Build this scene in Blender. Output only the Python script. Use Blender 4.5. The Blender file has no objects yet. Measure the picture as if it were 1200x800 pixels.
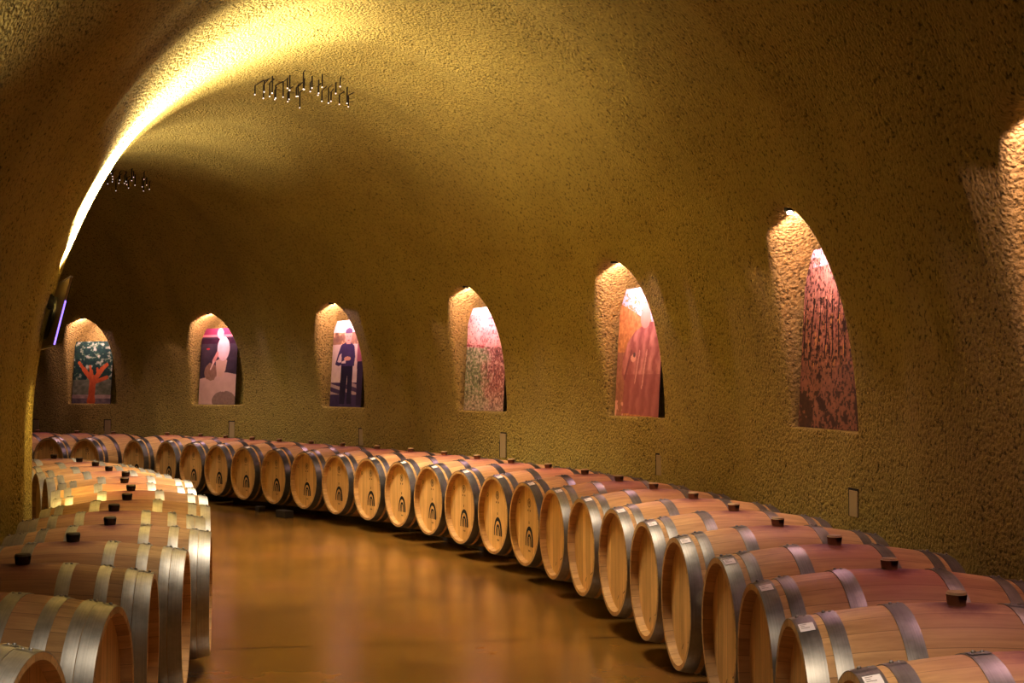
import bpy, bmesh, math, random
import numpy as np
from mathutils import Vector, Matrix

C = bpy.context.scene.collection
rng = random.Random(7)
PI = math.pi

# ------------------------------------------------------------------ helpers
def link(o, parent=None):
    C.objects.link(o)
    if parent is not None:
        o.parent = parent
    return o

def mesh_obj(name, verts, faces, mat, parent=None, smooth=True, uvs=None):
    me = bpy.data.meshes.new(name)
    me.from_pydata([tuple(v) for v in verts], [], [tuple(f) for f in faces])
    me.materials.append(mat)
    if smooth:
        me.polygons.foreach_set('use_smooth', [True] * len(me.polygons))
    if uvs is not None:
        lay = me.uv_layers.new(name='path')
        for lp in me.loops:
            lay.data[lp.index].uv = uvs[lp.vertex_index]
    me.update()
    return link(bpy.data.objects.new(name, me), parent)

def bm_obj(name, bm, mat, parent=None, smooth=False, angle=None):
    me = bpy.data.meshes.new(name)
    bmesh.ops.recalc_face_normals(bm, faces=bm.faces)
    if smooth:
        for f in bm.faces:
            f.smooth = True
        if angle is not None:
            for e in bm.edges:
                if len(e.link_faces) == 2 and e.calc_face_angle(0) > angle:
                    e.smooth = False
    bm.to_mesh(me); bm.free()
    me.materials.append(mat)
    return link(bpy.data.objects.new(name, me), parent)

def empty(name, loc=(0, 0, 0), rotz=0.0):
    o = bpy.data.objects.new(name, None)
    o.empty_display_size = .1
    C.objects.link(o)
    o.location = loc; o.rotation_euler = (0, 0, rotz)
    return o

def tag(o, label, cat, group=None):
    o['label'] = label; o['category'] = cat
    if group: o['group'] = group
    return o

def structure(o):
    o['kind'] = 'structure'
    return o

def box(bm, c, s, rot=None):
    m = Matrix.Translation(c)
    if rot is not None: m = m @ rot
    m = m @ Matrix.Diagonal((s[0], s[1], s[2], 1))
    return bmesh.ops.create_cube(bm, size=1, matrix=m)['verts']

def cyl(bm, a, b, r, seg=12, r2=None):
    a, b = Vector(a), Vector(b); d = b - a
    m = Matrix.Translation((a + b) / 2) @ d.to_track_quat('Z', 'Y').to_matrix().to_4x4()
    bmesh.ops.create_cone(bm, cap_ends=True, segments=seg, radius1=r, radius2=r if r2 is None else r2, depth=d.length, matrix=m)

def revolve(bm, prof, seg, closed=True):
    """prof: list of (x, r) around the local X axis"""
    rings = []
    for (x, r) in prof:
        rings.append([bm.verts.new((x, r * math.sin(2 * PI * k / seg), r * math.cos(2 * PI * k / seg))) for k in range(seg)])
    n = len(prof)
    for i in range(n if closed else n - 1):
        A, B = rings[i], rings[(i + 1) % n]
        for k in range(seg):
            bm.faces.new((A[k], A[(k + 1) % seg], B[(k + 1) % seg], B[k]))
    return rings

# ------------------------------------------------------------------ materials
class N:
    def __init__(self, name):
        self.m = bpy.data.materials.new(name); self.m.use_nodes = True
        self.t = self.m.node_tree; self.t.nodes.clear()
        self.out = self.t.nodes.new('ShaderNodeOutputMaterial')
        self.b = self.t.nodes.new('ShaderNodeBsdfPrincipled')
        self.t.links.new(self.b.outputs[0], self.out.inputs[0])
    def n(self, typ, **kw):
        nd = self.t.nodes.new(typ)
        for k, v in kw.items():
            if k.startswith('_'): setattr(nd, k[1:], v)
        return nd
    def l(self, a, b): self.t.links.new(a, b)
    def set(self, inp, v):
        s = self.b.inputs[inp]
        if hasattr(v, 'is_linked'): self.l(v, s)
        elif isinstance(v, (tuple, list)): s.default_value = (*v, 1) if len(v) == 3 else v
        else: s.default_value = v
    def math(self, op, a, b=None, clamp=False):
        nd = self.n('ShaderNodeMath', _operation=op, _use_clamp=clamp)
        for i, v in enumerate((a, b)):
            if v is None: continue
            if hasattr(v, 'is_linked'): self.l(v, nd.inputs[i])
            else: nd.inputs[i].default_value = v
        return nd.outputs[0]
    def coord(self, scale=(1, 1, 1), which='Object'):
        tc = self.n('ShaderNodeTexCoord'); mp = self.n('ShaderNodeMapping')
        mp.inputs['Scale'].default_value = scale
        self.l(tc.outputs[which], mp.inputs['Vector']); return mp.outputs[0]
    def noise(self, vec, scale, detail=3, rough=.5):
        nd = self.n('ShaderNodeTexNoise'); nd.inputs['Scale'].default_value = scale
        nd.inputs['Detail'].default_value = detail; nd.inputs['Roughness'].default_value = rough
        if vec is not None: self.l(vec, nd.inputs['Vector'])
        return nd.outputs['Fac']
    def ramp(self, fac, stops):
        nd = self.n('ShaderNodeValToRGB'); r = nd.color_ramp
        while len(r.elements) < len(stops): r.elements.new(.5)
        for e, (p, c) in zip(r.elements, stops):
            e.position = p; e.color = (*c, 1) if len(c) == 3 else c
        self.l(fac, nd.inputs[0]); return nd.outputs[0]
    def mix(self, fac, a, b, mode='MIX'):
        nd = self.n('ShaderNodeMix', _data_type='RGBA', _blend_type=mode)
        for s, v in ((nd.inputs[0], fac), (nd.inputs[6], a), (nd.inputs[7], b)):
            if hasattr(v, 'is_linked'): self.l(v, s)
            elif isinstance(v, (tuple, list)): s.default_value = (*v, 1)
            else: s.default_value = v
        return nd.outputs[2]
    def bump(self, h, strength, dist):
        nd = self.n('ShaderNodeBump'); nd.inputs['Strength'].default_value = strength
        nd.inputs['Distance'].default_value = dist
        self.l(h, nd.inputs['Height']); self.l(nd.outputs[0], self.b.inputs['Normal']); return nd

def plain(name, col, rough=.6, metal=0., spec=.5):
    k = N(name); k.set('Base Color', col); k.set('Roughness', rough); k.set('Metallic', metal)
    k.set('Specular IOR Level', spec)
    return k.m

def mat_shotcrete():
    k = N('shotcrete')
    v = k.coord()
    big = k.noise(v, 1.3, 3)
    mid = k.noise(v, 9, 3, .6)
    fine = k.noise(v, 44, 4, .68)
    vor = k.n('ShaderNodeTexVoronoi', _feature='SMOOTH_F1'); vor.inputs['Scale'].default_value = 52
    vor.inputs['Smoothness'].default_value = .6
    k.l(v, vor.inputs['Vector'])
    h = k.math('ADD', k.math('MULTIPLY', fine, .9), k.math('MULTIPLY', k.math('SUBTRACT', 1, vor.outputs['Distance']), .55))
    h2 = k.math('ADD', h, k.math('MULTIPLY', mid, .25))
    c = k.ramp(big, [(.3, (.425, .335, .095)), (.7, (.51, .41, .125))])
    pit = k.ramp(fine, [(.34, (.10, .10, .10)), (.47, (1, 1, 1))])
    c = k.mix(.8, c, pit, 'MULTIPLY')
    k.set('Base Color', c); k.set('Roughness', .92); k.set('Specular IOR Level', .15)
    k.bump(h2, 1.0, .028)
    return k.m

def mat_floor():
    k = N('sealed_concrete_floor')
    v = k.coord()
    uv = k.n('ShaderNodeUVMap'); uv.uv_map = 'path'
    sep = k.n('ShaderNodeSeparateXYZ'); k.l(uv.outputs[0], sep.inputs[0])
    n1 = k.noise(v, .9, 4, .6); n2 = k.noise(v, 4.5, 5, .65); n3 = k.noise(v, 60, 3)
    c = k.ramp(n1, [(.3, (.20, .098, .017)), (.55, (.29, .15, .026)), (.75, (.31, .135, .045))])
    c = k.mix(.32, c, k.ramp(n2, [(.25, (.6, .55, .5)), (.7, (1.1, 1.05, 1))]), 'MULTIPLY')
    # saw-cut joints every 4.13 m along the tunnel
    s = k.math('ABSOLUTE', k.math('SUBTRACT', k.math('FRACT', k.math('DIVIDE', k.math('SUBTRACT', sep.outputs[0], JOINT0 - JOINTD / 2), JOINTD)), .5))
    j = k.math('LESS_THAN', s, 0.011 / JOINTD)
    c = k.mix(k.math('MULTIPLY', j, .95), c, (.03, .015, .006))
    k.set('Base Color', c)
    k.set('Roughness', k.math('ADD', .17, k.math('MULTIPLY', k.noise(v, 1.6, 2), .12)))
    k.set('Specular IOR Level', .8)
    k.bump(k.noise(v, 3.2, 1), .05, .02)
    return k.m

def mat_wood(name, tint=(1, 1, 1), stain=True, axis_head=False):
    k = N(name)
    tc = k.n('ShaderNodeTexCoord'); sep = k.n('ShaderNodeSeparateXYZ'); k.l(tc.outputs['Object'], sep.inputs[0])
    oi = k.n('ShaderNodeObjectInfo')
    if axis_head:
        q = k.math('MULTIPLY', k.math('ADD', sep.outputs[1], 1.03), 12.5)
        gscale = (60, 60, 2.5)
    else:
        a = k.math('ARCTAN2', sep.outputs[1], sep.outputs[2])
        q = k.math('MULTIPLY', k.math('ADD', k.math('DIVIDE', a, 2 * PI), .5), 28)
        gscale = (2.5, 45, 45)
    cell = k.math('FLOOR', q)
    wn = k.n('ShaderNodeTexWhiteNoise', _noise_dimensions='2D')
    cv = k.n('ShaderNodeCombineXYZ'); k.l(cell, cv.inputs[0]); k.l(k.math('MULTIPLY', oi.outputs['Random'], 91.7), cv.inputs[1])
    k.l(cv.outputs[0], wn.inputs['Vector'])
    tone = wn.outputs['Value']
    # grain, shifted for every barrel and stave
    off = k.n('ShaderNodeCombineXYZ'); k.l(k.math('ADD', k.math('MULTIPLY', oi.outputs['Random'], 40), k.math('MULTIPLY', tone, 7)), off.inputs[0])
    va = k.n('ShaderNodeVectorMath', _operation='ADD'); k.l(tc.outputs['Object'], va.inputs[0]); k.l(off.outputs[0], va.inputs[1])
    mp = k.n('ShaderNodeMapping'); mp.inputs['Scale'].default_value = gscale; k.l(va.outputs[0], mp.inputs['Vector'])
    g = k.noise(mp.outputs[0], 1.0, 5, .6)
    blot = k.noise(va.outputs[0], 5, 3)
    c0 = tuple(a * b for a, b in zip((.54, .325, .13), tint)); c1 = tuple(a * b for a, b in zip((.70, .45, .20), tint))
    c = k.mix(tone, c0, c1)
    c = k.mix(.55, c, k.ramp(g, [(.3, (.62, .55, .48)), (.6, (1.05, 1.05, 1.05))]), 'MULTIPLY')
    c = k.mix(.35, c, k.ramp(blot, [(.35, (.7, .62, .55)), (.65, (1, 1, 1))]), 'MULTIPLY')
    fr = k.math('ABSOLUTE', k.math('SUBTRACT', k.math('FRACT', q), .5))
    seam = k.math('GREATER_THAN', fr, .482)
    c = k.mix(k.math('MULTIPLY', seam, .55), c, (.16, .08, .03))
    if stain:
        xx = k.math('MULTIPLY', sep.outputs[0], 1.0); yy = k.math('MULTIPLY', sep.outputs[1], 1.25)
        r = k.math('SQRT', k.math('ADD', k.math('MULTIPLY', xx, xx), k.math('MULTIPLY', yy, yy)))
        top = k.math('GREATER_THAN', sep.outputs[2], 0)
        r2 = k.math('ADD', r, k.math('MULTIPLY', k.math('SUBTRACT', k.noise(va.outputs[0], 9, 4, .65), .5), .16))
        m1 = k.ramp(r2, [(.05, (1, 1, 1)), (.14, (.75, .75, .75)), (.26, (.35, .35, .35)), (.42, (0, 0, 0))])
        rnd = k.math('ADD', .35, k.math('MULTIPLY', oi.outputs['Random'], .4))
        c = k.mix(k.math('MULTIPLY', k.math('MULTIPLY', m1, top), rnd), c, (.46, .12, .13))
        m2 = k.ramp(r2, [(.03, (1, 1, 1)), (.075, (.6, .6, .6)), (.14, (0, 0, 0))])
        c = k.mix(k.math('MULTIPLY', k.math('MULTIPLY', m2, top), .75), c, (.13, .025, .04))
    k.set('Base Color', c); k.set('Roughness', .58); k.set('Specular IOR Level', .3)
    k.bump(k.math('SUBTRACT', g, k.math('MULTIPLY', seam, 1.5)), .25, .002)
    return k.m

def mat_steel(name, col, rough, streak=.25):
    k = N(name)
    tc = k.n('ShaderNodeTexCoord'); oi = k.n('ShaderNodeObjectInfo')
    off = k.n('ShaderNodeCombineXYZ'); k.l(k.math('MULTIPLY', oi.outputs['Random'], 30), off.inputs[1])
    va = k.n('ShaderNodeVectorMath', _operation='ADD'); k.l(tc.outputs['Object'], va.inputs[0]); k.l(off.outputs[0], va.inputs[1])
    mp = k.n('ShaderNodeMapping'); mp.inputs['Scale'].default_value = (220, 4, 4); k.l(va.outputs[0], mp.inputs['Vector'])
    st = k.noise(mp.outputs[0], 1, 3); bl = k.noise(va.outputs[0], 14, 4, .65)
    c = k.mix(.6, col, k.ramp(bl, [(.3, (.62, .60, .58)), (.62, (1.05, 1.05, 1.05))]), 'MULTIPLY')
    c = k.mix(streak, c, k.ramp(st, [(.35, (.55, .55, .55)), (.6, (1.1, 1.1, 1.1))]), 'MULTIPLY')
    k.set('Base Color', c); k.set('Metallic', .85)
    k.set('Roughness', k.math('ADD', rough, k.math('MULTIPLY', bl, .18)))
    k.bump(st, .06, .002)
    return k.m

def mat_painted(name, rough=.45):
    k = N(name)
    at = k.n('ShaderNodeAttribute'); at.attribute_name = 'paint'
    k.set('Base Color', at.outputs['Color']); k.set('Roughness', rough); k.set('Specular IOR Level', .3)
    return k.m

def mat_emit(name, col, s):
    k = N(name); k.set('Base Color', col); k.set('Emission Color', col); k.set('Emission Strength', s)
    k.m.cycles.emission_sampling = 'NONE'
    return k.m

# ------------------------------------------------------------------ tunnel path (plan curve of the wall-side barrel row)
ZB = .06                      # underside of the wall-row barrels above the floor
CAMH = 1.3228 + ZB
PX = [-2.5558273230872877e-07, 1.570147164626945e-05, -0.0003675153681035227, 0.004015054968322276, -0.019714552837191222, 0.0058477641345078225, 0.9010630663781939, -6.468265180295355]
PY = [-5.595866340360442e-07, 3.597533550209727e-05, -0.000905095558825462, 0.01114962364366765, -0.06718965799714714, 0.13908321563190096, -0.5217305801333784, 18.11274121690313]
SEND = None
R_ROW = [(-6.65, 18.31, 0.47), (-6.00, 17.985, 0.52), (-5.386, 17.661, 0.575), (-4.56, 17.27, 0.82), (-4.005, 16.793, 0.868), (-3.559, 16.24, 0.859), (-3.118, 15.675, 0.874), (-2.684, 15.117, 0.889), (-2.232, 14.557, 0.919), (-1.805, 13.971, 0.93), (-1.384, 13.381, 0.964), (-0.991, 12.788, 1.004), (-0.629, 12.156, 1.065), (-0.309, 11.512, 1.077), (-0.006, 10.861, 1.105), (0.285, 10.194, 1.157), (0.527, 9.512, 1.21), (0.721, 8.821, 1.316), (0.881, 8.118, 1.338), (1.026, 7.412, 1.372), (1.133, 6.69, 1.424), (1.21, 5.976, 1.467), (1.293, 5.26, 1.492), (1.31, 4.545, 1.545), (1.291, 3.822, 1.603), (1.288, 3.11, 1.602)]
L_ROW = [(-1.747, 3.506, 1.565), (-1.758, 4.21, 1.503), (-1.831, 4.91, 1.38), (-1.88, 5.612, 1.395), (-1.937, 6.314, 1.369), (-2.126, 6.992, 1.322), (-2.26, 7.683, 1.324), (-2.436, 8.365, 1.289), (-2.674, 9.027, 1.248), (-2.867, 9.704, 1.21), (-3.185, 10.333, 1.141), (-3.493, 10.966, 1.078), (-3.833, 11.582, 1.007), (-4.257, 12.144, 0.927)]
SEND = 17.968
ss = np.linspace(0, SEND, 400)
_bx, _by = np.polyval(PX, ss), np.polyval(PY, ss)
_tx, _ty = np.polyval(np.polyder(PX), ss), np.polyval(np.polyder(PY), ss)
_n = np.hypot(_tx, _ty); _ang = np.arctan2(-_ty / _n, _tx / _n); _ds = ss[1] - ss[0]
_X, _Y, _A = list(_bx), list(_by), list(_ang)
for _i in range(int(9 / _ds)):
    a = _A[-1] + .06 * _ds; _X.append(_X[-1] + _ds * math.cos(a)); _Y.append(_Y[-1] - _ds * math.sin(a)); _A.append(a)
_X, _Y, _A = _X[::-1], _Y[::-1], _A[::-1]
for _i in range(int(9 / _ds)):
    a = _A[-1] - .06 * _ds; _X.append(_X[-1] - _ds * math.cos(a)); _Y.append(_Y[-1] + _ds * math.sin(a)); _A.append(a)
PXs, PYs, PAs = np.array(_X[::-1]), np.array(_Y[::-1]), np.array(_A[::-1])
PS = np.arange(len(PXs)) * _ds - 9
S0, S1 = -6.0, 26.6

def path(s):
    return float(np.interp(s, PS, PXs)), float(np.interp(s, PS, PYs)), float(np.interp(s, PS, PAs))
def pt(s, u, z):
    x, y, a = path(s)
    return Vector((x + math.sin(a) * u, y + math.cos(a) * u, z))
def s_of(x, y):
    return float(PS[np.hypot(PXs - x, PYs - y).argmin()])

UC, HW, ZS, HT = -1.58, 2.24, 1.0 + ZB, 2.9       # tunnel centre, half width, springing height, rise
def ripple(s, q):
    """gentle unevenness of the sprayed lining; q = distance along the arch"""
    v = .011 * math.sin(5.3 * s + .5 * math.sin(1.1 * q) + .4) + .009 * math.sin(8.7 * s + 1.3 + .6 * math.sin(.9 * q + 2))
    v += .010 * math.sin(2.3 * s + 2.1 + .8 * q) + .006 * math.sin(3.1 * q + 1.9 * s)
    v += .006 * math.sin(13.1 * s + 2.2 * q) 
    return v
def lining(s, th, side, extra=0.0):
    """th = height for the straight part (<=ZS) or ZS + angle*2.4 on the arch; side +1 outer, -1 inner"""
    if th <= ZS:
        u, z, nu, nz = HW, th, -1., 0.
        q = th
    else:
        a = (th - ZS) / 2.4
        u, z = HW * math.cos(a), ZS + HT * math.sin(a)
        nu, nz = -math.cos(a) / HW, -math.sin(a) / HT
        l = math.hypot(nu, nz); nu, nz = nu / l, nz / l
        q = th
    r = ripple(s, q * side) * min(1, th / .5 + .3)
    return pt(s, UC + side * (u + nu * (r - extra)), z + nz * r)
def th_of_z(z):
    return z if z <= ZS else ZS + 2.4 * math.asin(min(1, (z - ZS) / HT))
def d_of_z(z):
    return UC + (HW if z <= ZS else HW * math.sqrt(max(0, 1 - ((z - ZS) / HT) ** 2)))

JOINT0, JOINTD = 13.75, 4.13
M = dict(
    shot=mat_shotcrete(), floor=mat_floor(),
    oak=mat_wood('oak_staves'), oak_pale=mat_wood('pale_oak_staves', (1.04, 1.06, 1.1)),
    head=mat_wood('oak_head', (1.28, 1.32, 1.22), stain=False, axis_head=True),
    chime=mat_wood('oak_chime', (.55, .5, .45), stain=False),
    steel=mat_steel('galvanised_hoop', (.37, .34, .295), .36),
    steel_dark=mat_steel('dark_hoop', (.20, .19, .185), .30),
    steel_bright=mat_steel('bright_hoop', (.56, .53, .475), .40),
    bung=plain('silicone_bung', (.46, .30, .14), .55), bung_dark=plain('dark_silicone_bung', (.10, .07, .032), .55),
    paper=plain('paper_label', (.85, .78, .72), .8), ink=plain('black_ink', (.012, .010, .009), .7),
    inkfaint=plain('faded_ink', (.17, .10, .035), .8),
    timber=plain('dark_timber', (.035, .022, .012), .85),
    cover=plain('box_cover', (.46, .36, .20), .6), recess=plain('dark_recess', (.02, .015, .008), .9),
    paint=mat_painted('printed_panel'), board=plain('panel_edge', (.05, .04, .035), .6),
    blackmetal=plain('black_metal', (.02, .018, .016), .4, .6), plastic=plain('display_plastic', (.30, .21, .13), .35),
    glass=plain('dark_glass', (.01, .01, .012), .12), rim=plain('display_rim', (.55, .52, .48), .3, .3),
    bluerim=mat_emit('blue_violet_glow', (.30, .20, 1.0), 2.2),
    tip=mat_emit('led_tip', (1, .9, .92), .9), lamp=mat_emit('lamp_lens', (1, .80, .62), 90),
    rod=plain('dark_rod', (.03, .022, .015), .5, .4),
)

# ------------------------------------------------------------------ setting: floor, lining with niches
def grid(name, svals, cols, fn, mat, skip=None, flip=False, uvs=None):
    V, F, U = [], [], []
    for i, s in enumerate(svals):
        for j, c in enumerate(cols):
            V.append(fn(s, c)); U.append((s, c))
    n = len(cols)
    for i in range(len(svals) - 1):
        for j in range(n - 1):
            if skip and skip(.5 * (svals[i] + svals[i + 1]), .5 * (cols[j] + cols[j + 1])): continue
            f = (i * n + j, (i + 1) * n + j, (i + 1) * n + j + 1, i * n + j + 1)
            F.append(f[::-1] if flip else f)
    return V, F, U

def lin(a, b, step):
    n = max(1, int(math.ceil((b - a) / step)))
    return [a + (b - a) * i / n for i in range(n)]

# floor
sv = lin(S0, S1, .15) + [S1]
uv_ = [UC - HW - .06 + (2 * HW + .12) * i / 24 for i in range(25)]
V, F, U = grid('floor', sv, uv_, lambda s, u: pt(s, u, 0), None, flip=True)
structure(mesh_obj('floor', V, F, M['floor'], uvs=U))

ZSEAM = th_of_z(2.85)
NICHES = [.14, 2.51, 5.27, 8.22, 11.0, 13.97, 16.72, 19.6]
NHW, NZ0, NZ1 = .66, .98, 2.62          # grid-aligned rectangle around each niche
SILL, SPRING, APEX, HALF = 1.09 + ZB, 1.60 + ZB, 2.31 + ZB, .48
UBACK = .82

sb = [S0]
for m in NICHES: sb += [m - NHW, m + NHW]
sb.append(S1)
sv = []
for a, b in zip(sb[:-1], sb[1:]): sv += lin(a, b, .06)
sv.append(S1)
T0, T1 = th_of_z(NZ0), th_of_z(NZ1)
tv = lin(0, T0, .08) + lin(T0, T1, .06) + lin(T1, ZSEAM, .06) + [ZSEAM]
def in_niche(s, t):
    return T0 < t < T1 and any(abs(s - m) < NHW for m in NICHES)
V, F, U = grid('w', sv, tv, lambda s, t: lining(s, t, 1), None, skip=in_niche, flip=False)

def outline():
    """points (ds, z, kind) counter-clockwise from bottom left; kind weights the edge softness"""
    pts = []
    nb = 14
    for i in range(nb): pts.append((-HALF + 2 * HALF * i / nb, SILL))
    nv = 10
    for i in range(nv): pts.append((HALF, SILL + (SPRING - SILL) * i / nv))
    na = 48
    for i in range(na):
        a = PI * i / na
        # slightly pointed arch
        x = HALF * math.cos(a); zz = (APEX - SPRING) * (math.sin(a) ** .92)
        pts.append((x, SPRING + zz))
    for i in range(nv): pts.append((-HALF, SPRING - (SPRING - SILL) * i / nv))
    return pts
OUT = outline()
def normals(P):
    n = len(P); R = []
    for i in range(n):
        a, b = P[i - 1], P[(i + 1) % n]
        tx, tz = b[0] - a[0], b[1] - a[1]; l = math.hypot(tx, tz)
        R.append((tz / l, -tx / l))
    return R
ON = normals(OUT)
cz = .5 * (SILL + APEX)
for m in NICHES:
    base = len(V); rings = []
    def ringpt(s, z, f):
        """f = 0 on the lining, 1 on the niche back"""
        t = th_of_z(z)
        p = lining(s, t, 1)
        if f <= 0: return p
        d = d_of_z(z); ub = UBACK + .10 * (z - SILL)
        q = pt(s, d + (ub - d) * f, z)
        k = min(1, f * 6)
        p0 = pt(s, d, z)
        return q + (p - p0) * (1 - k)
    # ring 0: rectangle
    R0 = []
    for (x, z) in OUT:
        # project from the centre on the rectangle
        dx, dz = x, z - cz
        k = min((NHW / abs(dx)) if abs(dx) > 1e-6 else 9e9, ((NZ1 - cz) / dz) if dz > 1e-6 else ((cz - NZ0) / -dz if dz < -1e-6 else 9e9))
        R0.append((x * 0 + dx * k, cz + dz * k))
    # snap the four corners
    for cx_, cz_ in ((-NHW, NZ0), (NHW, NZ0), (NHW, NZ1), (-NHW, NZ1)):
        i = min(range(len(R0)), key=lambda i: (R0[i][0] - cx_) ** 2 + (R0[i][1] - cz_) ** 2); R0[i] = (cx_, cz_)
    rings.append([(x, z, 0) for x, z in R0])
    soft = []
    for (x, z), (nx, nz) in zip(OUT, ON):
        if z <= SILL + 1e-6: soft.append(.018)
        else: soft.append(.015 + .045 * max(0, min(1, (-nx * .9 + nz * .55 + .0))) )
    def off(i, e): return OUT[i][0] + ON[i][0] * e, OUT[i][1] + ON[i][1] * e
    for w in (.6, .25):
        rings.append([(off(i, soft[i])[0] * (1 - w) + R0[i][0] * w, off(i, soft[i])[1] * (1 - w) + R0[i][1] * w, 0) for i in range(len(OUT))])
    for a in (0, 22, 45, 68, 90):                               # rounded lip
        ra = math.radians(a)
        rr = []
        for i in range(len(OUT)):
            e = soft[i] * (1 - math.sin(ra)); x, z = off(i, e)
            dep = (UBACK + .10 * (z - SILL)) - d_of_z(z)
            rr.append((x, z, soft[i] * (1 - math.cos(ra)) / dep))
        rings.append(rr)
    for f in (.35, .55, .75, .9, .97, 1.0):
        sh = 0 if f < .95 else (.012 if f < 1 else .035)
        rr = []
        for i in range(len(OUT)):
            f0 = rings[7][i][2]
            x, z = off(i, -sh if OUT[i][1] > SILL + 1e-6 else -sh * .4); rr.append((x, z, max(f, f0) if f < 1 else 1))
        rings.append(rr)
    for w in (.6, .25, .02):
        rings.append([(r[0] * w, cz + (r[1] - cz) * w, 1) for r in rings[13]])
    nO = len(OUT)
    for rr in rings:
        for (x, z, f) in rr: V.append(ringpt(m + x, z, f)); U.append((m + x, z))
    for r in range(len(rings) - 1):
        for i in range(nO):
            a, b = base + r * nO + i, base + r * nO + (i + 1) % nO
            F.append((a, b, b + nO, a + nO))
    F.append(tuple(base + (len(rings) - 1) * nO + i for i in range(nO)))
structure(mesh_obj('wall_outer', V, F, M['shot']))

# inner wall and ceiling
sv = lin(S0, S1, .07) + [S1]
V, F, U = grid('w', sv, lin(0, ZSEAM, .07) + [ZSEAM], lambda s, t: lining(s, t, -1), None, flip=True)
structure(mesh_obj('wall_inner', V, F, M['shot']))
TT = ZS + 2.4 * PI / 2
def ceil_pt(s, w):
    return lining(s, w, 1) if w <= TT else lining(s, 2 * TT - w, -1)
def lining_mid(s, w): return ceil_pt(s, w)
# blend ripple phase across the crown so both halves meet
def ceil_blend(s, w):
    p = ceil_pt(s, w)
    k = abs(w - TT) / .8
    if k < 1:
        r1, r2 = ripple(s, TT), ripple(s, -TT)
        mean = .5 * (r1 + r2); mine = r1 if w <= TT else r2
        p.z -= (mean - mine) * (1 - k) ** 2 * (3 - 2 * (1 - k))
    return p
V, F, U = grid('c', sv, lin(ZSEAM, 2 * TT - ZSEAM, .08) + [2 * TT - ZSEAM], ceil_blend, None)
structure(mesh_obj('ceiling', V, F, M['shot']))
# end walls of the modelled stretch
for nm, s, fl in (('wall_back', S1, True), ('wall_far', S0, False)):
    ring = [lining(s, t, 1, .0) for t in tv] + [ceil_blend(s, w) for w in lin(ZSEAM, 2 * TT - ZSEAM, .08)] + [lining(s, t, -1) for t in tv[::-1]]
    structure(mesh_obj(nm, ring, [tuple(range(len(ring)))], M['shot'], smooth=False))

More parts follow.
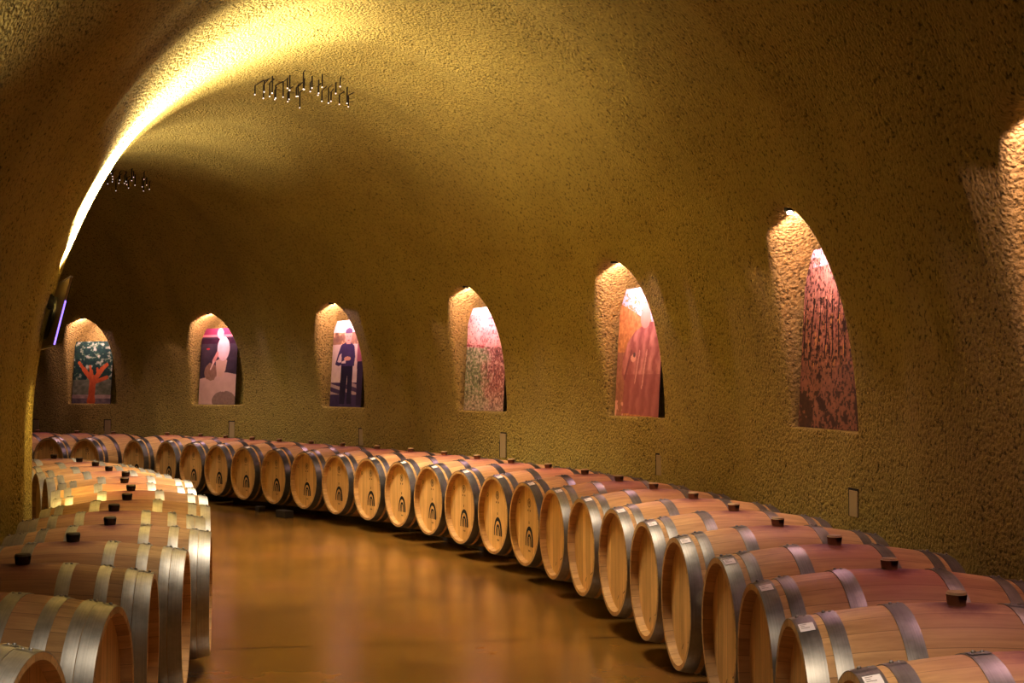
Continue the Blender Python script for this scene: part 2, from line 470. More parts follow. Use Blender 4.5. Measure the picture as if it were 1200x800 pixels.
# ------------------------------------------------------------------ barrels
LEN, RB_, RE = .475, .346, .293
def rad(x): return RB_ - (RB_ - RE) * (abs(x) / LEN) ** 1.9
SEG = 72
def barrel_parts(staves, hoops_spec, hoop_mat, bung_mat, front, sticker):
    """returns list of (name, mesh, material-bearing object, parent index)"""
    root = empty('wine_barrel')
    bm = bmesh.new()
    n = 26
    prof = [(-LEN + 2 * LEN * i / n, rad(-LEN + 2 * LEN * i / n)) for i in range(n + 1)]
    inner = [(LEN, RE - .020), (LEN - .045, RE - .026), (LEN - .055, RE - .026), (-LEN + .055, RE - .026), (-LEN + .045, RE - .026), (-LEN, RE - .020)]
    revolve(bm, prof + inner, SEG)
    bm_obj('staves', bm, staves, root, smooth=True, angle=.6)
    for side in (-1, 1):
        bm = bmesh.new()
        x0 = side * (LEN - .040); x1 = side * (LEN - .062)
        A = revolve(bm, [(x0, RE - .0245), (x1, RE - .0245)], SEG, closed=False)
        bm.faces.new(A[0]); bm.faces.new(A[1][::-1])
        hd = bm_obj('head', bm, M['head'], root)
        if side == -1 and front: front(hd, x0)
    for (a, b) in hoops_spec:
        for side in (-1, 1):
            bm = bmesh.new()
            xs = [a + (b - a) * i / 3 for i in range(4)]
            pr = []
            for x in xs: pr.append((side * (LEN - x), rad(LEN - x) + .0035))
            for x in xs[::-1]: pr.append((side * (LEN - x), rad(LEN - x) + .0002))
            # soft edge
            pr[0] = (pr[0][0], pr[0][1] - .0006); pr[3] = (pr[3][0], pr[3][1] - .0006)
            revolve(bm, pr, SEG)
            # overlap strip and its two rivets, at the top
            xm = side * (LEN - (a + b) / 2); hw = (b - a) / 2 - .002
            a0 = rng.uniform(-.10, .10)
            ov = []
            for k in range(7):
                an = a0 - .02 + .13 * k / 6
                for xx in (-hw, hw):
                    r = rad(xm + xx) + .0052
                    ov.append(bm.verts.new((xm + xx, -r * math.sin(an), r * math.cos(an))))
            for k in range(6): bm.faces.new((ov[2 * k], ov[2 * k + 1], ov[2 * k + 3], ov[2 * k + 2]))
            for dx in (-hw * .42, hw * .42):
                for an in (a0 + .03,):
                    r = rad(xm) + .005
                    bmesh.ops.create_uvsphere(bm, u_segments=10, v_segments=6, radius=.0062,
                        matrix=Matrix.Translation((xm + dx, -r * math.sin(an), r * math.cos(an))) @ Matrix.Diagonal((1, 1, .9, 1)))
            bm_obj('hoop', bm, hoop_mat, root, smooth=True, angle=.6)
    bm = bmesh.new()
    cyl(bm, (0, 0, RB_ - .012), (0, 0, RB_ + .030), .0245, 24, .030)
    cyl(bm, (0, 0, RB_ + .030), (0, 0, RB_ + .037), .030, 24, .0265)
    bmesh.ops.remove_doubles(bm, verts=bm.verts, dist=.0004)
    bm_obj('bung', bm, bung_mat, root, smooth=True, angle=.5)
    if sticker:
        bm = bmesh.new()
        g = []
        for k in range(5):
            an = .17 + .16 * k / 4
            for x in (-LEN + .007, -LEN + .049):
                r = rad(x) + .0052
                g.append(bm.verts.new((x, -r * math.sin(an), r * math.cos(an))))
        for k in range(4): bm.faces.new((g[2 * k], g[2 * k + 1], g[2 * k + 3], g[2 * k + 2]))
        st = bm_obj('paper_sticker', bm, M['paper'], root, smooth=True)
        bm = bmesh.new()
        for j, (x0, x1) in enumerate(((-LEN + .012, -LEN + .030), (-LEN + .012, -LEN + .024), (-LEN + .012, -LEN + .036))):
            an = .20 + .035 * j
            q = []
            for da in (-.004, .004):
                for x in (x0, x1):
                    r = rad(x) + .0056
                    q.append(bm.verts.new((x, -r * math.sin(an + da), r * math.cos(an + da))))
            bm.faces.new((q[0], q[1], q[3], q[2]))
        bm_obj('printed_line', bm, M['inkfaint'], st)
    return root

def flat(bm, pts, x):
    """polygon in head coordinates (h to the viewer's right, v up) laid on the front head"""
    bm.faces.new([bm.verts.new((x, -h, v)) for h, v in pts])
def strip(bm, outer, inner, x):
    A = [bm.verts.new((x, -h, v)) for h, v in outer]; B = [bm.verts.new((x, -h, v)) for h, v in inner]
    for i in range(len(A) - 1): bm.faces.new((A[i], A[i + 1], B[i + 1], B[i]))
def ring_mark(bm, c, r, w, x, n=20):
    o = [(c[0] + r * math.cos(2 * PI * k / n), c[1] + r * math.sin(2 * PI * k / n)) for k in range(n + 1)]
    i = [(c[0] + (r - w) * math.cos(2 * PI * k / n), c[1] + (r - w) * math.sin(2 * PI * k / n)) for k in range(n + 1)]
    strip(bm, o, i, x)
def rect(bm, c, w, h, x, rot=0.):
    cs, sn = math.cos(rot), math.sin(rot)
    flat(bm, [(c[0] + a * cs - b * sn, c[1] + a * sn + b * cs) for a, b in ((-w / 2, -h / 2), (w / 2, -h / 2), (w / 2, h / 2), (-w / 2, h / 2))], x)

def arch_logo(hd, x0):
    x = x0 - .0012
    bm = bmesh.new()
    def arch(hw, top, z0, n=26, skew=.0):
        P = []
        for k in range(n + 1):
            a = PI - PI * k / n
            h = hw * math.cos(a); v = top * max(0, math.sin(a)) ** .8
            P.append((.015 + h + skew, z0 + v))
        return P
    def band(ho, to, wl, wt, wr):
        o = arch(ho, to, -.158)
        n = len(o); inn = []
        for k, (h, v) in enumerate(o):
            f = k / (n - 1)
            w = (wl + (wt - wl) * f * 2) if f < .5 else (wt + (wr - wt) * (f - .5) * 2)
            a = PI - PI * f
            inn.append((h - w * math.cos(a), v - w * math.sin(a) if v > -.157 else v))
        strip(bm, o, inn, x)
    band(.076, .142, .012, .030, .026)
    band(.040, .088, .010, .020, .017)
    rect(bm, (.008, -.128), .012, .060, x)
    bm_obj('arch_logo', bm, M['ink'], hd)
    bm = bmesh.new()
    ring_mark(bm, (.008, .150), .032, .006, x)
    ring_mark(bm, (.008, .150), .020, .003, x)
    flat(bm, [(.008 + .010 * math.cos(2 * PI * k / 10), .152 + .013 * math.sin(2 * PI * k / 10)) for k in range(10)], x - .0002)
    for h in (-.012, .028): rect(bm, (h, .096), .016, .013, x)
    rect(bm, (.008, .010), .012, .020, x)
    ring_mark(bm, (-.185, .145), .016, .005, x, 14)
    rect(bm, (.198, .125), .016, .026, x)
    rect(bm, (.004, -.190), .010, .012, x); rect(bm, (.018, -.190), .010, .012, x); rect(bm, (.032, -.190), .010, .012, x)
    bm_obj('stamped_marking', bm, M['inkfaint'], hd)

def stamp_only(hd, x0):
    x = x0 - .0012
    bm = bmesh.new()
    for (h, v, w, r) in ((.120, .150, .075, -.12), (.128, .128, .050, -.12), (.10, -.150, .05, .5), (.125, -.175, .06, .5), (-.02, -.20, .035, .9)):
        rect(bm, (h, v), w, .006, x, r)
    bm_obj('branded_marking', bm, M['inkfaint'], hd)

SIX = [(.0, .058), (.080, .128), (.272, .328)]
EIGHT = [(.0, .056), (.058, .100), (.150, .196), (.283, .332)]
PROTO = {
    'logo': barrel_parts(M['oak'], SIX, M['steel_dark'], M['bung'], arch_logo, True),
    'plain': barrel_parts(M['oak'], SIX, M['steel'], M['bung'], stamp_only, True),
    'six': barrel_parts(M['oak_pale'], SIX, M['steel_bright'], M['bung_dark'], None, False),
    'eight': barrel_parts(M['oak_pale'], EIGHT, M['steel_bright'], M['bung_dark'], None, False),
}
used = set()
def copy_tree(o, parent=None):
    c = o.copy(); C.objects.link(c); c.parent = parent
    for ch in list(o.children): copy_tree(ch, c)
    return c
def place_barrel(kind, loc, rotz, label, group, roll=0.):
    if kind in used: o = copy_tree(PROTO[kind])
    else:
        o = PROTO[kind]; used.add(kind)
    o.location = loc; o.rotation_euler = (roll, 0, rotz)
    return tag(o, label, 'barrel', group)

ORD = ['first', 'second', 'third', 'fourth', 'fifth', 'sixth', 'seventh', 'eighth', 'ninth', 'tenth', 'eleventh', 'twelfth', 'thirteenth', 'fourteenth']
rolls = {}
todo = []
for i, (x, y, t) in enumerate(R_ROW):
    kind = 'logo' if i <= 16 else 'plain'
    if i < 3: lb = 'oak barrel in the wall row beyond the gap, %s from that gap' % ORD[2 - i]
    elif i <= 16: lb = 'oak barrel with arch logo head in the wall row, %s from the gap' % ORD[i - 3]
    else: lb = 'plain-headed oak barrel with grey hoops in the wall row, %s after the logo heads' % ORD[i - 17]
    grp = 'plain barrels of the wall row' if i > 16 else 'logo barrels of the wall row'
    todo.append((kind, (x, y, ZB + .348), PI / 2 - t, lb, grp))
for i, (x, y, t) in enumerate(L_ROW):
    kind = 'eight' if i <= 5 else 'six'
    lb = ('oak barrel with doubled bright end hoops in the inner row, %s from the front' % ORD[i]) if i <= 5 else ('oak barrel with single bright end hoops in the inner row, %s behind the doubled hoops' % ORD[i - 6])
    todo.append((kind, (x, y, ZB - .030 + .348), PI / 2 - t + PI, lb, 'barrels of the inner row'))
for k in todo: place_barrel(*k, roll=rng.uniform(-.035, .035))

# curved timber rails that carry the rows
def rail(name, pts, w, h, label, ext=.4):
    bm = bmesh.new(); rows = []
    n = len(pts)
    for i, p in enumerate(pts):
        a = pts[max(0, i - 1)]; b = pts[min(n - 1, i + 1)]
        d = (Vector((b[0], b[1], 0)) - Vector((a[0], a[1], 0))).normalized(); nn = Vector((-d.y, d.x, 0))
        q = Vector((p[0], p[1], 0))
        if i == 0: q -= d * ext
        if i == n - 1: q += d * ext
        rows.append([bm.verts.new(q + nn * w / 2), bm.verts.new(q - nn * w / 2), bm.verts.new(q - nn * w / 2 + Vector((0, 0, h))), bm.verts.new(q + nn * w / 2 + Vector((0, 0, h)))])
    for i in range(n - 1):
        for k in range(4): bm.faces.new((rows[i][k], rows[i][(k + 1) % 4], rows[i + 1][(k + 1) % 4], rows[i + 1][k]))
    bm.faces.new(rows[0]); bm.faces.new(rows[-1][::-1])
    return tag(bm_obj(name, bm, M['timber']), label, 'rail', 'timber rails under the barrels')
def shifted(row, u): return [(x + math.sin(t) * u, y + math.cos(t) * u) for x, y, t in row]
def smooth_row(row): 
    out = list(row)
    for _ in range(2):
        out = [out[0]] + [tuple((out[i - 1][k] + 2 * out[i][k] + out[i + 1][k]) / 4 for k in range(3)) for i in range(1, len(out) - 1)] + [out[-1]]
    return out
hr = ZB + .001
def timber(row, u, i0, i1, label, zz):
    pts = shifted(row[i0:i1 + 1], u)
    a, b = Vector((*pts[0], 0)), Vector((*pts[-1], 0))
    d = (b - a).normalized(); ln = (b - a).length + .46
    bm = bmesh.new(); vs = box(bm, (0, 0, (hr + zz) / 2), (ln, .07, hr + zz))
    bmesh.ops.bevel(bm, geom=list(bm.edges), offset=.004, segments=1, affect='EDGES')
    o = bm_obj('timber_rail', bm, M['timber']); o.location = (a + b) / 2; o.rotation_euler = (0, 0, math.atan2(d.y, d.x))
    return tag(o, label, 'rail', 'timber rails under the barrels')
for rname, row, zz, cuts in (('wall row', R_ROW, 0, [(0, 2), (3, 5), (6, 8), (9, 11), (12, 14), (15, 17), (18, 20), (21, 23), (24, 25)]),
                             ('inner row', L_ROW, -.03, [(11, 13), (8, 10), (5, 7), (2, 4), (0, 1)])):
    for n_, (i0, i1) in enumerate(cuts):
        for sgn in (-1, 1):
            head_side = (sgn < 0) == (zz == 0)
            timber(row, .10 * sgn, i0, i1, 'dark floor timber under the %s side of the %s, %s from its far end' % ('aisle' if head_side else 'wall', rname, ORD[n_]), zz)
# loose chocks seen in the gaps below the heads
def chock(s, u, size, label, rot=0.):
    x, y, a = path(s)
    p = pt(s, u, 0)
    bm = bmesh.new(); vs = box(bm, (0, 0, size[2] / 2), size)
    bmesh.ops.bevel(bm, geom=list(bm.edges), offset=.004, segments=1, affect='EDGES')
    o = bm_obj('timber_chock', bm, M['timber']); o.location = p; o.rotation_euler = (0, 0, -a + rot)
    return tag(o, label, 'timber block', 'timber chocks on the floor')
_s = s_of(-2.0, 14.25)
chock(_s + .02, -.52, (.24, .10, .075), 'larger dark timber chock on the floor between two logo barrels')
_s = s_of(-2.45, 14.83)
chock(_s - .0, -.47, (.10, .08, .06), 'smaller dark timber chock on the floor beside the larger chock')

# ------------------------------------------------------------------ printed panels standing in the niches
def value_noise(seed):
    r = np.random.RandomState(seed); T = r.rand(64, 64)
    def f(x, y):
        xi, yi = int(math.floor(x)), int(math.floor(y)); fx, fy = x - xi, y - yi
        fx, fy = fx * fx * (3 - 2 * fx), fy * fy * (3 - 2 * fy)
        g = lambda a, b: T[a % 64, b % 64]
        return (g(xi, yi) * (1 - fx) + g(xi + 1, yi) * fx) * (1 - fy) + (g(xi, yi + 1) * (1 - fx) + g(xi + 1, yi + 1) * fx) * fy
    return f
def fbm(f, x, y, o=3):
    v, a, t = 0, .5, 0
    for _ in range(o): v += a * f(x, y); t += a; a *= .55; x *= 2.1; y *= 2.1
    return v / t
def lerp(a, b, t): return tuple(p + (q - p) * t for p, q in zip(a, b))
def inpoly(x, y, P):
    c = False; j = len(P) - 1
    for i in range(len(P)):
        if (P[i][1] > y) != (P[j][1] > y) and x < (P[j][0] - P[i][0]) * (y - P[i][1]) / (P[j][1] - P[i][1]) + P[i][0]: c = not c
        j = i
    return c
def seg_d(x, y, a, b):
    dx, dy = b[0] - a[0], b[1] - a[1]; t = max(0, min(1, ((x - a[0]) * dx + (y - a[1]) * dy) / (dx * dx + dy * dy)))
    return math.hypot(x - a[0] - t * dx, y - a[1] - t * dy)
def ell(x, y, cx, cy, rx, ry): return ((x - cx) / rx) ** 2 + ((y - cy) / ry) ** 2 < 1
nz1, nz2, nz3 = value_noise(3), value_noise(5), value_noise(11)

def art_tree(x, y):            # x, y in 0..1 from lower left
    n = fbm(nz1, x * 11, y * 20); n2 = fbm(nz2, x * 26, y * 40)
    if y > .38:
        c = lerp((.02, .035, .05), (.05, .14, .08), n2)
        if n > .56: c = lerp((.12, .24, .12), (.66, .70, .50), min(1, (n - .56) * 5) * (.4 + n2))
    else:
        c = lerp((.10, .14, .06), (.42, .44, .30), n)
        if y < .14: c = lerp((.40, .26, .20), (.75, .65, .55), n)
        if y < .08: c = lerp((.10, .08, .10), (.40, .33, .32), n)
    tr = [((.50, .06), (.52, .40), .085), ((.52, .36), (.27, .55), .055), ((.27, .55), (.14, .66), .035), ((.50, .38), (.46, .52), .05), ((.54, .36), (.74, .55), .06),
          ((.74, .55), (.86, .62), .045), ((.56, .34), (.88, .42), .045), ((.46, .50), (.43, .60), .03), ((.64, .46), (.62, .56), .03)]
    for a, b, w in tr:
        if seg_d(x, y * 1.4, (a[0], a[1] * 1.4), (b[0], b[1] * 1.4)) < w * (1 + .5 * max(0, .12 - y) / .12):
            return lerp((.55, .10, .03), (.85, .26, .08), fbm(nz3, x * 14, y * 12))
    return c
def art_digger(x, y):
    n = fbm(nz1, x * 8, y * 12); n2 = fbm(nz2, x * 30, y * 40)
    c = lerp((.05, .035, .05), (.11, .08, .10), n)
    if y > .89:
        c = (.28, .05, .10)
    if .885 < y < .915: c = (.70, .22, .22)
    if .80 < y < .87: c = lerp((.02, .01, .02), (.10, .03, .06), n)
    if .66 < y < .80 and ell(x, y, .20, .73, .05, .012): c = (.6, .05, .06)
    edge = .335 + .12 * x if x < .72 else .335 + .0864 - .10 * (x - .72)
    if y < edge: c = lerp((.62, .42, .34), (.74, .53, .44), n)
    if ell(x, y, .70, .05, .33, .11 + .03 * n2): c = lerp((.26, .17, .13), (.36, .25, .20), n2)
    if math.hypot((x - .30) / 1.0, (y - .43) * 1.5) < .15 + .05 * n2: c = lerp((.28, .16, .10), (.45, .28, .20), n2)
    if inpoly(x, y, [(.42, .57), (.47, .38), (.58, .36), (.70, .44), (.74, .58), (.60, .62)]): c = lerp((.62, .42, .30), (.72, .52, .40), n)
    if ell(x, y, .62, .73, .17, .16): c = lerp((.68, .50, .46), (.86, .66, .62), n)
    if ell(x, y, .52, .93, .09, .07): c = (.85, .40, .40)
    if seg_d(x, y, (.46, .66), (.36, .56)) < .035: c = (.70, .35, .28)
    if seg_d(x, y, (.37, .56), (.29, .46)) < .014: c = (.80, .62, .52)
    return c
def art_man(x, y):
    n = fbm(nz1, x * 9, y * 14); n2 = fbm(nz2, x * 30, y * 40)
    c = (.93, .84, .82) if y > .84 else (.86, .68, .50)
    if .72 < y < .86: c = lerp((.10, .05, .06), (.80, .50, .28), 1 if n > .5 else n)
    if y < .72: c = lerp((.62, .50, .44), (.78, .66, .58), n)
    if y < .28: c = (.10, .06, .13) if math.sin(70 * (y + .12 * x)) > -.2 else (.50, .38, .36)
    if y < .14: c = lerp((.04, .025, .08), (.12, .08, .18), n)
    # second figure at the edge
    if inpoly(x, y, [(.80, .52), (.80, .70), (.88, .82), (1, .82), (1, .50)]): c = lerp((.35, .10, .16), (.50, .20, .22), n)
    if inpoly(x, y, [(.82, .52), (1, .52), (1, .02), (.84, .02)]): c = (.05, .03, .07)
    # standing figure in dark clothes holding something at the waist
    if inpoly(x, y, [(.30, .03), (.31, .48), (.33, .50), (.68, .50), (.68, .03), (.54, .03), (.52, .38), (.47, .03)]): c = lerp((.015, .012, .03), (.04, .03, .07), n)
    if inpoly(x, y, [(.32, .47), (.30, .62), (.24, .60), (.17, .52), (.26, .51), (.45, .545), (.45, .50), (.22, .47), (.11, .49), (.20, .62), (.28, .715), (.44, .745), (.56, .745), (.70, .70), (.74, .58), (.72, .47)]): c = lerp((.05, .035, .10), (.09, .06, .16), n)
    if ell(x, y, .50, .555, .11, .025): c = (.62, .34, .24)
    if inpoly(x, y, [(.44, .72), (.44, .79), (.58, .79), (.58, .72)]): c = (.55, .28, .20)
    if ell(x, y, .50, .80, .105, .075): c = lerp((.58, .30, .24), (.66, .38, .30), n)
    if ell(x, y, .51, .865, .115, .045) and y > .845: c = (.14, .09, .17)
    if ell(x, y, .46, .812, .018, .006) or ell(x, y, .55, .812, .018, .006) or ell(x, y, .505, .765, .035, .006): c = (.30, .12, .10)
    return c
def art_vineyard(x, y):
    n = fbm(nz1, x * 7, y * 12); n2 = fbm(nz2, x * 40, y * 60)
    c = lerp((.75, .32, .30), (.96, .80, .76), max(0, min(1, (y - .55) * 2.2 + (n - .5))))
    if y > .93: c = (.95, .86, .86)
    if y < .64 - .05 * x:
        g = max(0, min(1, (.5 - x) * 4 + (n - .5) * 2 + .6))
        c = lerp(lerp((.26, .10, .10), (.62, .28, .24), n2), lerp((.16, .22, .10), (.45, .50, .28), n2), g)
        if y < .22: c = lerp(c, (.62, .50, .42), (.22 - y) * 3)
    if abs(y - .635 + .05 * x) < .012 and x < .45: c = (.45, .10, .12)
    if n2 > .60: c = lerp(c, (.9, .72, .66), .55)
    if n2 < .36: c = lerp(c, (.10, .05, .06), .6)
    if (abs(x - .62) < .008 and .84 < y < .92) or (abs(y - .885) < .006 and .52 < x < .74): c = (.25, .12, .14)
    return c
def art_robe(x, y):
    n = fbm(nz1, x * 8, y * 10); n2 = fbm(nz2, x * 34, y * 44)
    c = lerp((.62, .58, .74), (.80, .74, .84), n)
    if y < .90 - .25 * x or n2 > .60 and y < .97: c = lerp((.42, .16, .05), (.86, .48, .22), n2)
    if y < .50 and x < .2: c = lerp((.30, .12, .08), (.55, .28, .20), n2)
    robe = [(.16, .02), (.20, .26), (.13, .33), (.14, .46), (.24, .58), (.40, .66), (.58, .70), (.66, .72), (.78, .72), (1, .64), (1, .0)]
    if inpoly(x, y, robe):
        fold = .5 + .5 * math.sin(34 * (x - .18 * y) + 5 * n)
        c = lerp((.34, .10, .10), (.80, .42, .38), max(0, min(1, .12 + .85 * fold * n + .25 * (n2 - .4))))
        if y < .32: c = lerp(c, (.36, .11, .12), .6)
        if seg_d(x, y, (.20, .30), (.33, .50)) < .02: c = (.30, .10, .11)
        if seg_d(x, y, (.44, .26), (.52, .50)) < .018 * n + .004 or seg_d(x, y, (.60, .22), (.68, .50)) < .020 * n2 + .003: c = lerp(c, (.86, .54, .46), .6)
    if ell(x, y, .62, .76, .11, .085): c = lerp((.72, .36, .30), (.82, .48, .40), n)
    if ell(x, y, .66, .835, .13, .04) : c = (.78, .46, .40)
    if ell(x, y, .38, .45, .06, .03): c = (.80, .48, .38)
    if ell(x, y, .40, .475, .028, .018): c = (.16, .09, .10)
    if y < .12 and x < .30 and n > .45: c = (.78, .46, .40)
    return c
def art_vines(x, y):
    n = fbm(nz1, x * 10, y * 16); n2 = fbm(nz2, x * 44, y * 60); n3 = fbm(nz3, x * 90, y * 12)
    c = lerp((.10, .045, .035), (.52, .24, .15), max(0, min(1, n2 * 1.5 - .35)))
    if y > .62: c = lerp(c, lerp((.45, .18, .12), (.85, .55, .42), n2), min(1, (y - .62) * 3))
    if y > .90 and n > .42 or y > .95: c = (.86, .72, .76)
    if .38 < y < .72:
        for k in range(9):
            if abs(x - (.06 + .115 * k + .02 * math.sin(9 * y + k))) < .010: c = (.045, .02, .02)
    if n3 > .74 and .30 < y < .62: c = (.62, .36, .10)
    if n3 > .70 and y > .62: c = (.80, .45, .28)
    if y < .34: c = lerp(c, lerp((.12, .05, .04), (.40, .19, .14), n), .6)
    if n2 < .40 or (y < .20 and n < .47): c = lerp(c, (.02, .01, .012), .75)
    return c

PW, PH = .72, 1.03
def art_panel(m, art, name, label, w=PW, h=PH, ds=-.075, tilt=3.3, res=.0065, brighten=1.0):
    s = m + ds
    nx, ny = int(w / res), int(h / res)
    x, y, a = path(s)
    # local frame: X to the viewer's right (along the wall), Z up, -Y towards the aisle
    root = empty(name, pt(s, .70, SILL + .003), -a)
    me = bpy.data.meshes.new('print')
    vs = [(-w / 2 + w * i / nx, 0, h * j / ny) for j in range(ny + 1) for i in range(nx + 1)]
    fs = [(j * (nx + 1) + i, j * (nx + 1) + i + 1, (j + 1) * (nx + 1) + i + 1, (j + 1) * (nx + 1) + i) for j in range(ny) for i in range(nx)]
    me.from_pydata(vs, [], fs); me.materials.append(M['paint'])
    at = me.color_attributes.new('paint', 'FLOAT_COLOR', 'CORNER')
    buf = np.ones((len(fs) * 4, 4), np.float32); k = 0
    for j in range(ny):
        for i in range(nx):
            c = art((i + .5) / nx, (j + .5) / ny); buf[k:k + 4, :3] = c; k += 4
    buf[:, :3] *= brighten
    at.data.foreach_set('color', buf.ravel())
    me.update()
    pr = link(bpy.data.objects.new('print', me), root)
    pr.location = (0, -.0055, 0); pr.rotation_euler = (0, 0, 0)
    bm = bmesh.new(); box(bm, (0, 0, h / 2), (w, .010, h))
    bk = bm_obj('backing_board', bm, M['board'], root)
    root.rotation_euler = (-math.radians(tilt), 0, -a)
    return tag(root, label, 'picture panel', 'picture panels in the wall niches')
art_panel(NICHES[0], art_tree, 'picture_panel', 'painted panel of an orange tree trunk under green leaves, in a niche', h=.89, w=.76, ds=-.05)
art_panel(NICHES[1], art_digger, 'picture_panel', 'photo panel of a person in white bending over pale ground, in a niche', ds=-.08)
art_panel(NICHES[2], art_man, 'picture_panel', 'photo panel of a person in dark clothes standing outdoors, in a niche', w=.76, ds=-.05)
art_panel(NICHES[3], art_vineyard, 'picture_panel', 'photo panel of a pink and green hillside under white sky, in a niche', w=.78, ds=-.04)
art_panel(NICHES[4], art_robe, 'picture_panel', 'photo panel of a person in a loose dusty pink robe, in a niche', w=.78, ds=-.07)
art_panel(NICHES[5], art_vines, 'picture_panel', 'photo panel of rusty brown autumn vines, in the largest full niche', ds=-.035, w=.86)

# niche lamps
NLAB = ['orange tree', 'bending figure', 'dark-clothed figure', 'pink hillside', 'pink-robed figure', 'autumn vines']
def add_light(name, typ, loc, energy, col, **kw):
    l = bpy.data.lights.new(name, typ); l.energy = energy; l.color = col
    for k, v in kw.items(): setattr(l, k, v)
    o = bpy.data.objects.new(name, l); C.objects.link(o); o.location = loc
    return o
def aim(o, target):
    o.rotation_euler = (Vector(target) - o.location).to_track_quat('-Z', 'Y').to_euler()
NICHE_COL = (1, .60, .76)
for i, m in enumerate(NICHES):
    zc = APEX - .015
    u = d_of_z(zc) + .055
    p = pt(m, u, zc)
    if i < 6:
        # open can with the lens set back inside it
        bm = bmesh.new()
        prof = [(.0, .031), (.036, .031), (.036, .0), (.030, .0), (.030, .026), (.0, .026)]
        rings = [[bm.verts.new((r * math.cos(2 * PI * k / 20), r * math.sin(2 * PI * k / 20), z)) for k in range(20)] for z, r in [(.0, .026), (.0, .031), (.036, .031), (.036, .004), (.030, .004), (.030, .026)]]
        for q in range(6):
            for k in range(20): bm.faces.new((rings[q][k], rings[q][(k + 1) % 20], rings[(q + 1) % 6][(k + 1) % 20], rings[(q + 1) % 6][k]))
        lam = bm_obj('niche_lamp', bm, M['blackmetal']); lam.location = p
        tag(lam, 'small lamp at the arch top above the %s panel' % NLAB[i], 'lamp', 'niche lamps')
        bm = bmesh.new(); bmesh.ops.create_uvsphere(bm, u_segments=14, v_segments=8, radius=.016, matrix=Matrix.Translation((0, 0, -.006 if i == 5 else .018)) @ Matrix.Diagonal((1, 1, .6, 1)))
        ln = bm_obj('lens', bm, M['lamp'], lam, smooth=True); ln['label'] = 'glowing lamp lens'
    lt = add_light('niche_light', 'SPOT', pt(m, u + .005, zc - .035), 25, NICHE_COL, spot_size=math.radians(178), spot_blend=.12, shadow_soft_size=.015)
    aim(lt, lt.location + (pt(m, 1, 0) - pt(m, 0, 0)).normalized() + Vector((0, 0, -1.1)))

# ------------------------------------------------------------------ cover plates low on the wall
BOXS = [(-.93, .85), (.47, .86), (2.80, .87), (5.68, .845), (8.65, .885), (11.35, .81), (14.40, .79)]
for i, (s, zt) in enumerate(BOXS):
    z0, z1 = .655 + ZB, zt + ZB
    x, y, a = path(s)
    zc = (z0 + z1) / 2; hgt = z1 - z0
    p0 = lining(s, zc, 1); p0.z = z0
    root = empty('cover_plate', p0, -a)
    bm = bmesh.new(); box(bm, (-.005, .009, hgt / 2 + .005), (.124, .022, hgt + .012)); bm_obj('backing_plate', bm, M['recess'], root)  # dark plate paints the recess shadow left of and above the cover
    bm = bmesh.new(); box(bm, (.002, -.0005, hgt / 2), (.110, .008, hgt))
    bmesh.ops.bevel(bm, geom=list(bm.edges), offset=.002, segments=2, affect='EDGES'); bm_obj('cover', bm, M['cover'], root)
    lab = ('tan cover plate low on the wall below the %s panel' % NLAB[i - 1]) if i else 'tan cover plate low on the wall beside the inner wall edge'
    tag(root, lab, 'wall plate', 'cover plates along the wall')

# ------------------------------------------------------------------ chandeliers of hanging rods
def chandelier(cx_, cy_, label, seed, dia=.86, n=30, rt=0.):
    r = random.Random(seed)
    s = s_of(cx_, cy_)
    u = (Vector((cx_, cy_, 0)) - pt(s, 0, 0)).length * -1
    root = empty('chandelier', (cx_, cy_, 0))
    def ceil_z(dx, dy):
        ss_ = s_of(cx_ + dx, cy_ + dy); P0 = pt(ss_, 0, 0); x, y, a = path(ss_)
        uu = (cx_ + dx - P0.x) * math.sin(a) + (cy_ + dy - P0.y) * math.cos(a) - UC
        k = min(.98, abs(uu) / HW)
        return ZS + HT * math.sqrt(1 - k * k)
    zc = ceil_z(0, 0); root.location.z = zc
    for k in range(n):
        rr = dia / 2 * math.sqrt((k + .6) / n); an = k * 2.399963 + r.uniform(-.25, .25)
        dx, dy = rr * math.cos(an), rr * math.sin(an)
        top = ceil_z(dx, dy) - zc + .02
        drop = top - .11 - r.uniform(0, .07)
        arm = r.uniform(.03, .08); aa = r.uniform(-.6, .6)
        bm = bmesh.new()
        e = (dx, dy, top - .045)
        cyl(bm, (dx + arm * math.cos(aa), dy + arm * math.sin(aa), top), e, .0042, 6)
        cyl(bm, e, (dx, dy, drop), .0062, 6)
        rod = bm_obj('hanging_rod', bm, M['rod'], root)
        bm = bmesh.new(); bmesh.ops.create_uvsphere(bm, u_segments=8, v_segments=6, radius=.0065, matrix=Matrix.Translation((dx, dy, drop - .004)))
        bm_obj('light_tip', bm, M['tip'], rod, smooth=True)
    return tag(root, label, 'chandelier', 'rod chandeliers on the ceiling')
CH = [(-1.75, 10.85), (-4.70, 15.35)]
chandelier(*CH[0], 'ceiling cluster of dark hanging rods with light tips, the nearer complete one', 4)
chandelier(*CH[1], 'ceiling cluster of dark hanging rods partly hidden behind the inner wall curve', 9)

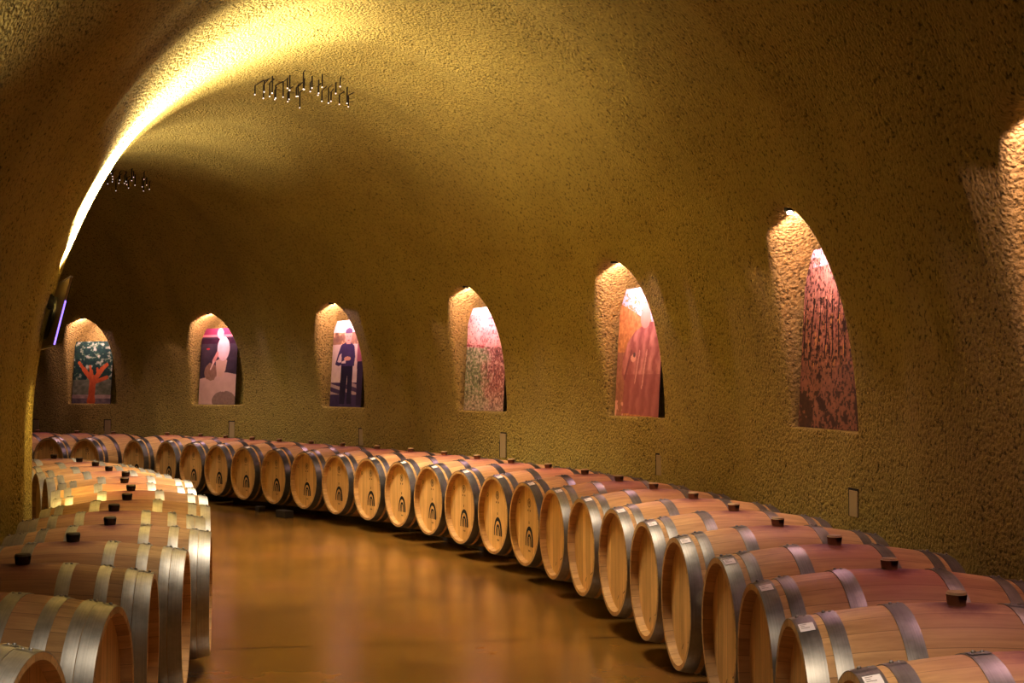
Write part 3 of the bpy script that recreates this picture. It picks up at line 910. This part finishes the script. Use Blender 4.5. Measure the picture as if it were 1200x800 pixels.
# ------------------------------------------------------------------ uplight and display on the inner wall
def sconce_pos(s, z, off_): return pt(s, UC - (HW if z <= ZS else HW * math.sqrt(1 - ((z - ZS) / HT) ** 2)) + off_, z)
SC_S = 11.3
x, y, a = path(SC_S)
root = empty('wall_uplight', sconce_pos(SC_S - .15, 1.80 + ZB, .05), -a)
bm = bmesh.new(); box(bm, (0, -.01, .09), (.06, .05, .10))
bmesh.ops.bevel(bm, geom=list(bm.edges), offset=.01, segments=2, affect='EDGES'); bm_obj('housing', bm, M['blackmetal'], root)
bm = bmesh.new(); box(bm, (0, -.055, .09), (.05, .06, .06)); bm_obj('mounting_bracket', bm, M['blackmetal'], root)
tag(root, 'dark up and down light fixture on the inner wall behind the display', 'wall light')

# display: local X along its width, Z up, built as a thin slab leaning out at the top
dw, dh = .86, .475
far_, near_ = Vector((-3.33, 9.18, 1.585 + ZB)), Vector((-2.96, 8.42, 1.585 + ZB))
dv = near_ - far_; dv.z = 0; dw = dv.length
yaw = math.atan2(dv.y, dv.x)
root = empty('wall_display', (far_ + near_) / 2, yaw)
root.rotation_euler = (math.radians(-13), 0, yaw)
bm = bmesh.new(); box(bm, (0, 0, dh / 2), (dw - .012, .014, dh - .012)); 
bmesh.ops.bevel(bm, geom=list(bm.edges), offset=.006, segments=2, affect='EDGES'); bm_obj('back_shell', bm, M['plastic'], root)
bm = bmesh.new(); box(bm, (0, .009, dh / 2), (dw - .03, .006, dh - .03)); bm_obj('screen', bm, M['glass'], root)
bm = bmesh.new()
for c, sz in (((0, 0, .003), (dw, .018, .006)), ((0, 0, dh - .003), (dw, .018, .006)), ((-dw / 2 + .003, 0, dh / 2), (.006, .018, dh - .012))): box(bm, c, sz)
bz = bm_obj('bezel', bm, M['rim'], root); bz['label'] = 'thin pale bezel'  # pale tone carries the lamp light caught along the frame edges
bm = bmesh.new(); box(bm, (dw / 2 - .002, 0, dh * .34), (.008, .010, dh * .62)); gl = bm_obj('edge_strip', bm, M['bluerim'], root); gl['label'] = 'blue-violet glowing edge'  # emissive strip stands in for bluish screen light on the edge
bm = bmesh.new(); cyl(bm, (-.10, -.005, dh * .45), (-.10, -.022, dh * .45), .15, 28); box(bm, (-.20, -.06, dh * .45), (.06, .11, .06)); bm_obj('mount_bracket', bm, M['blackmetal'], root)  # black disc paints the bracket's oval shadow on the shell; the block is the arm
tag(root, 'dark flat display on a bracket jutting out from the inner wall', 'display')

# ------------------------------------------------------------------ light
UP = (1, .87, .78)
def uplight(s, power, z=2.02, off_=.12, lean=.5, size=110):
    p = sconce_pos(s, z + ZB, off_)
    o = add_light('uplight', 'SPOT', p, power, UP, spot_size=math.radians(size), spot_blend=.8, shadow_soft_size=.05)
    aim(o, pt(s, UC - HW + off_ + lean, z + 1.6)); return o
uplight(SC_S, 3300, z=2.06, off_=.085, lean=.30, size=92)
uplight(SC_S - .3, 430, z=2.35, off_=.30, lean=.7, size=150)  # added wide fill to brighten the ceiling, no fixture of its own
uplight(SC_S - 5.0, 560)
uplight(SC_S + 4.6, 45)
p = sconce_pos(SC_S, 1.66 + ZB, .12)
o = add_light('downlight', 'SPOT', p, 60, (1, .75, .3), spot_size=math.radians(80), spot_blend=.8, shadow_soft_size=.04)
aim(o, p + Vector((0, 0, -1)))

CHC = (1, .89, .74)
def chand_light(cx_, cy_, power, z=3.70, size=115):
    return add_light('chandelier_light', 'SPOT', (cx_, cy_, z), power, CHC, spot_size=math.radians(size), spot_blend=.8, shadow_soft_size=.42)
chand_light(*CH[0], 720, size=95)
chand_light(*CH[1], 260)
q = pt(s_of(*CH[0]) + 5.0, -1.35, 0); chand_light(q.x, q.y, 380, size=82)
q = pt(s_of(*CH[0]) + 9.8, -1.35, 0); chand_light(q.x, q.y, 380, size=82)

w = bpy.data.worlds.new('world'); bpy.context.scene.world = w; w.use_nodes = True
w.node_tree.nodes['Background'].inputs[0].default_value = (.02, .015, .008, 1)
w.node_tree.nodes['Background'].inputs[1].default_value = .2

# ------------------------------------------------------------------ camera
cam = bpy.data.cameras.new('camera'); co = bpy.data.objects.new('camera', cam); C.objects.link(co)
co.location = (0, 0, CAMH); co.rotation_euler = (PI / 2 + .03516, 0, 0)
cam.sensor_width = 36; cam.lens = 1528 / 1200 * 36; cam.clip_start = .05
bpy.context.scene.camera = co
vs_ = bpy.context.scene.view_settings
vs_.view_transform = 'Standard'; vs_.look = 'None'; vs_.exposure = .12; vs_.gamma = .84
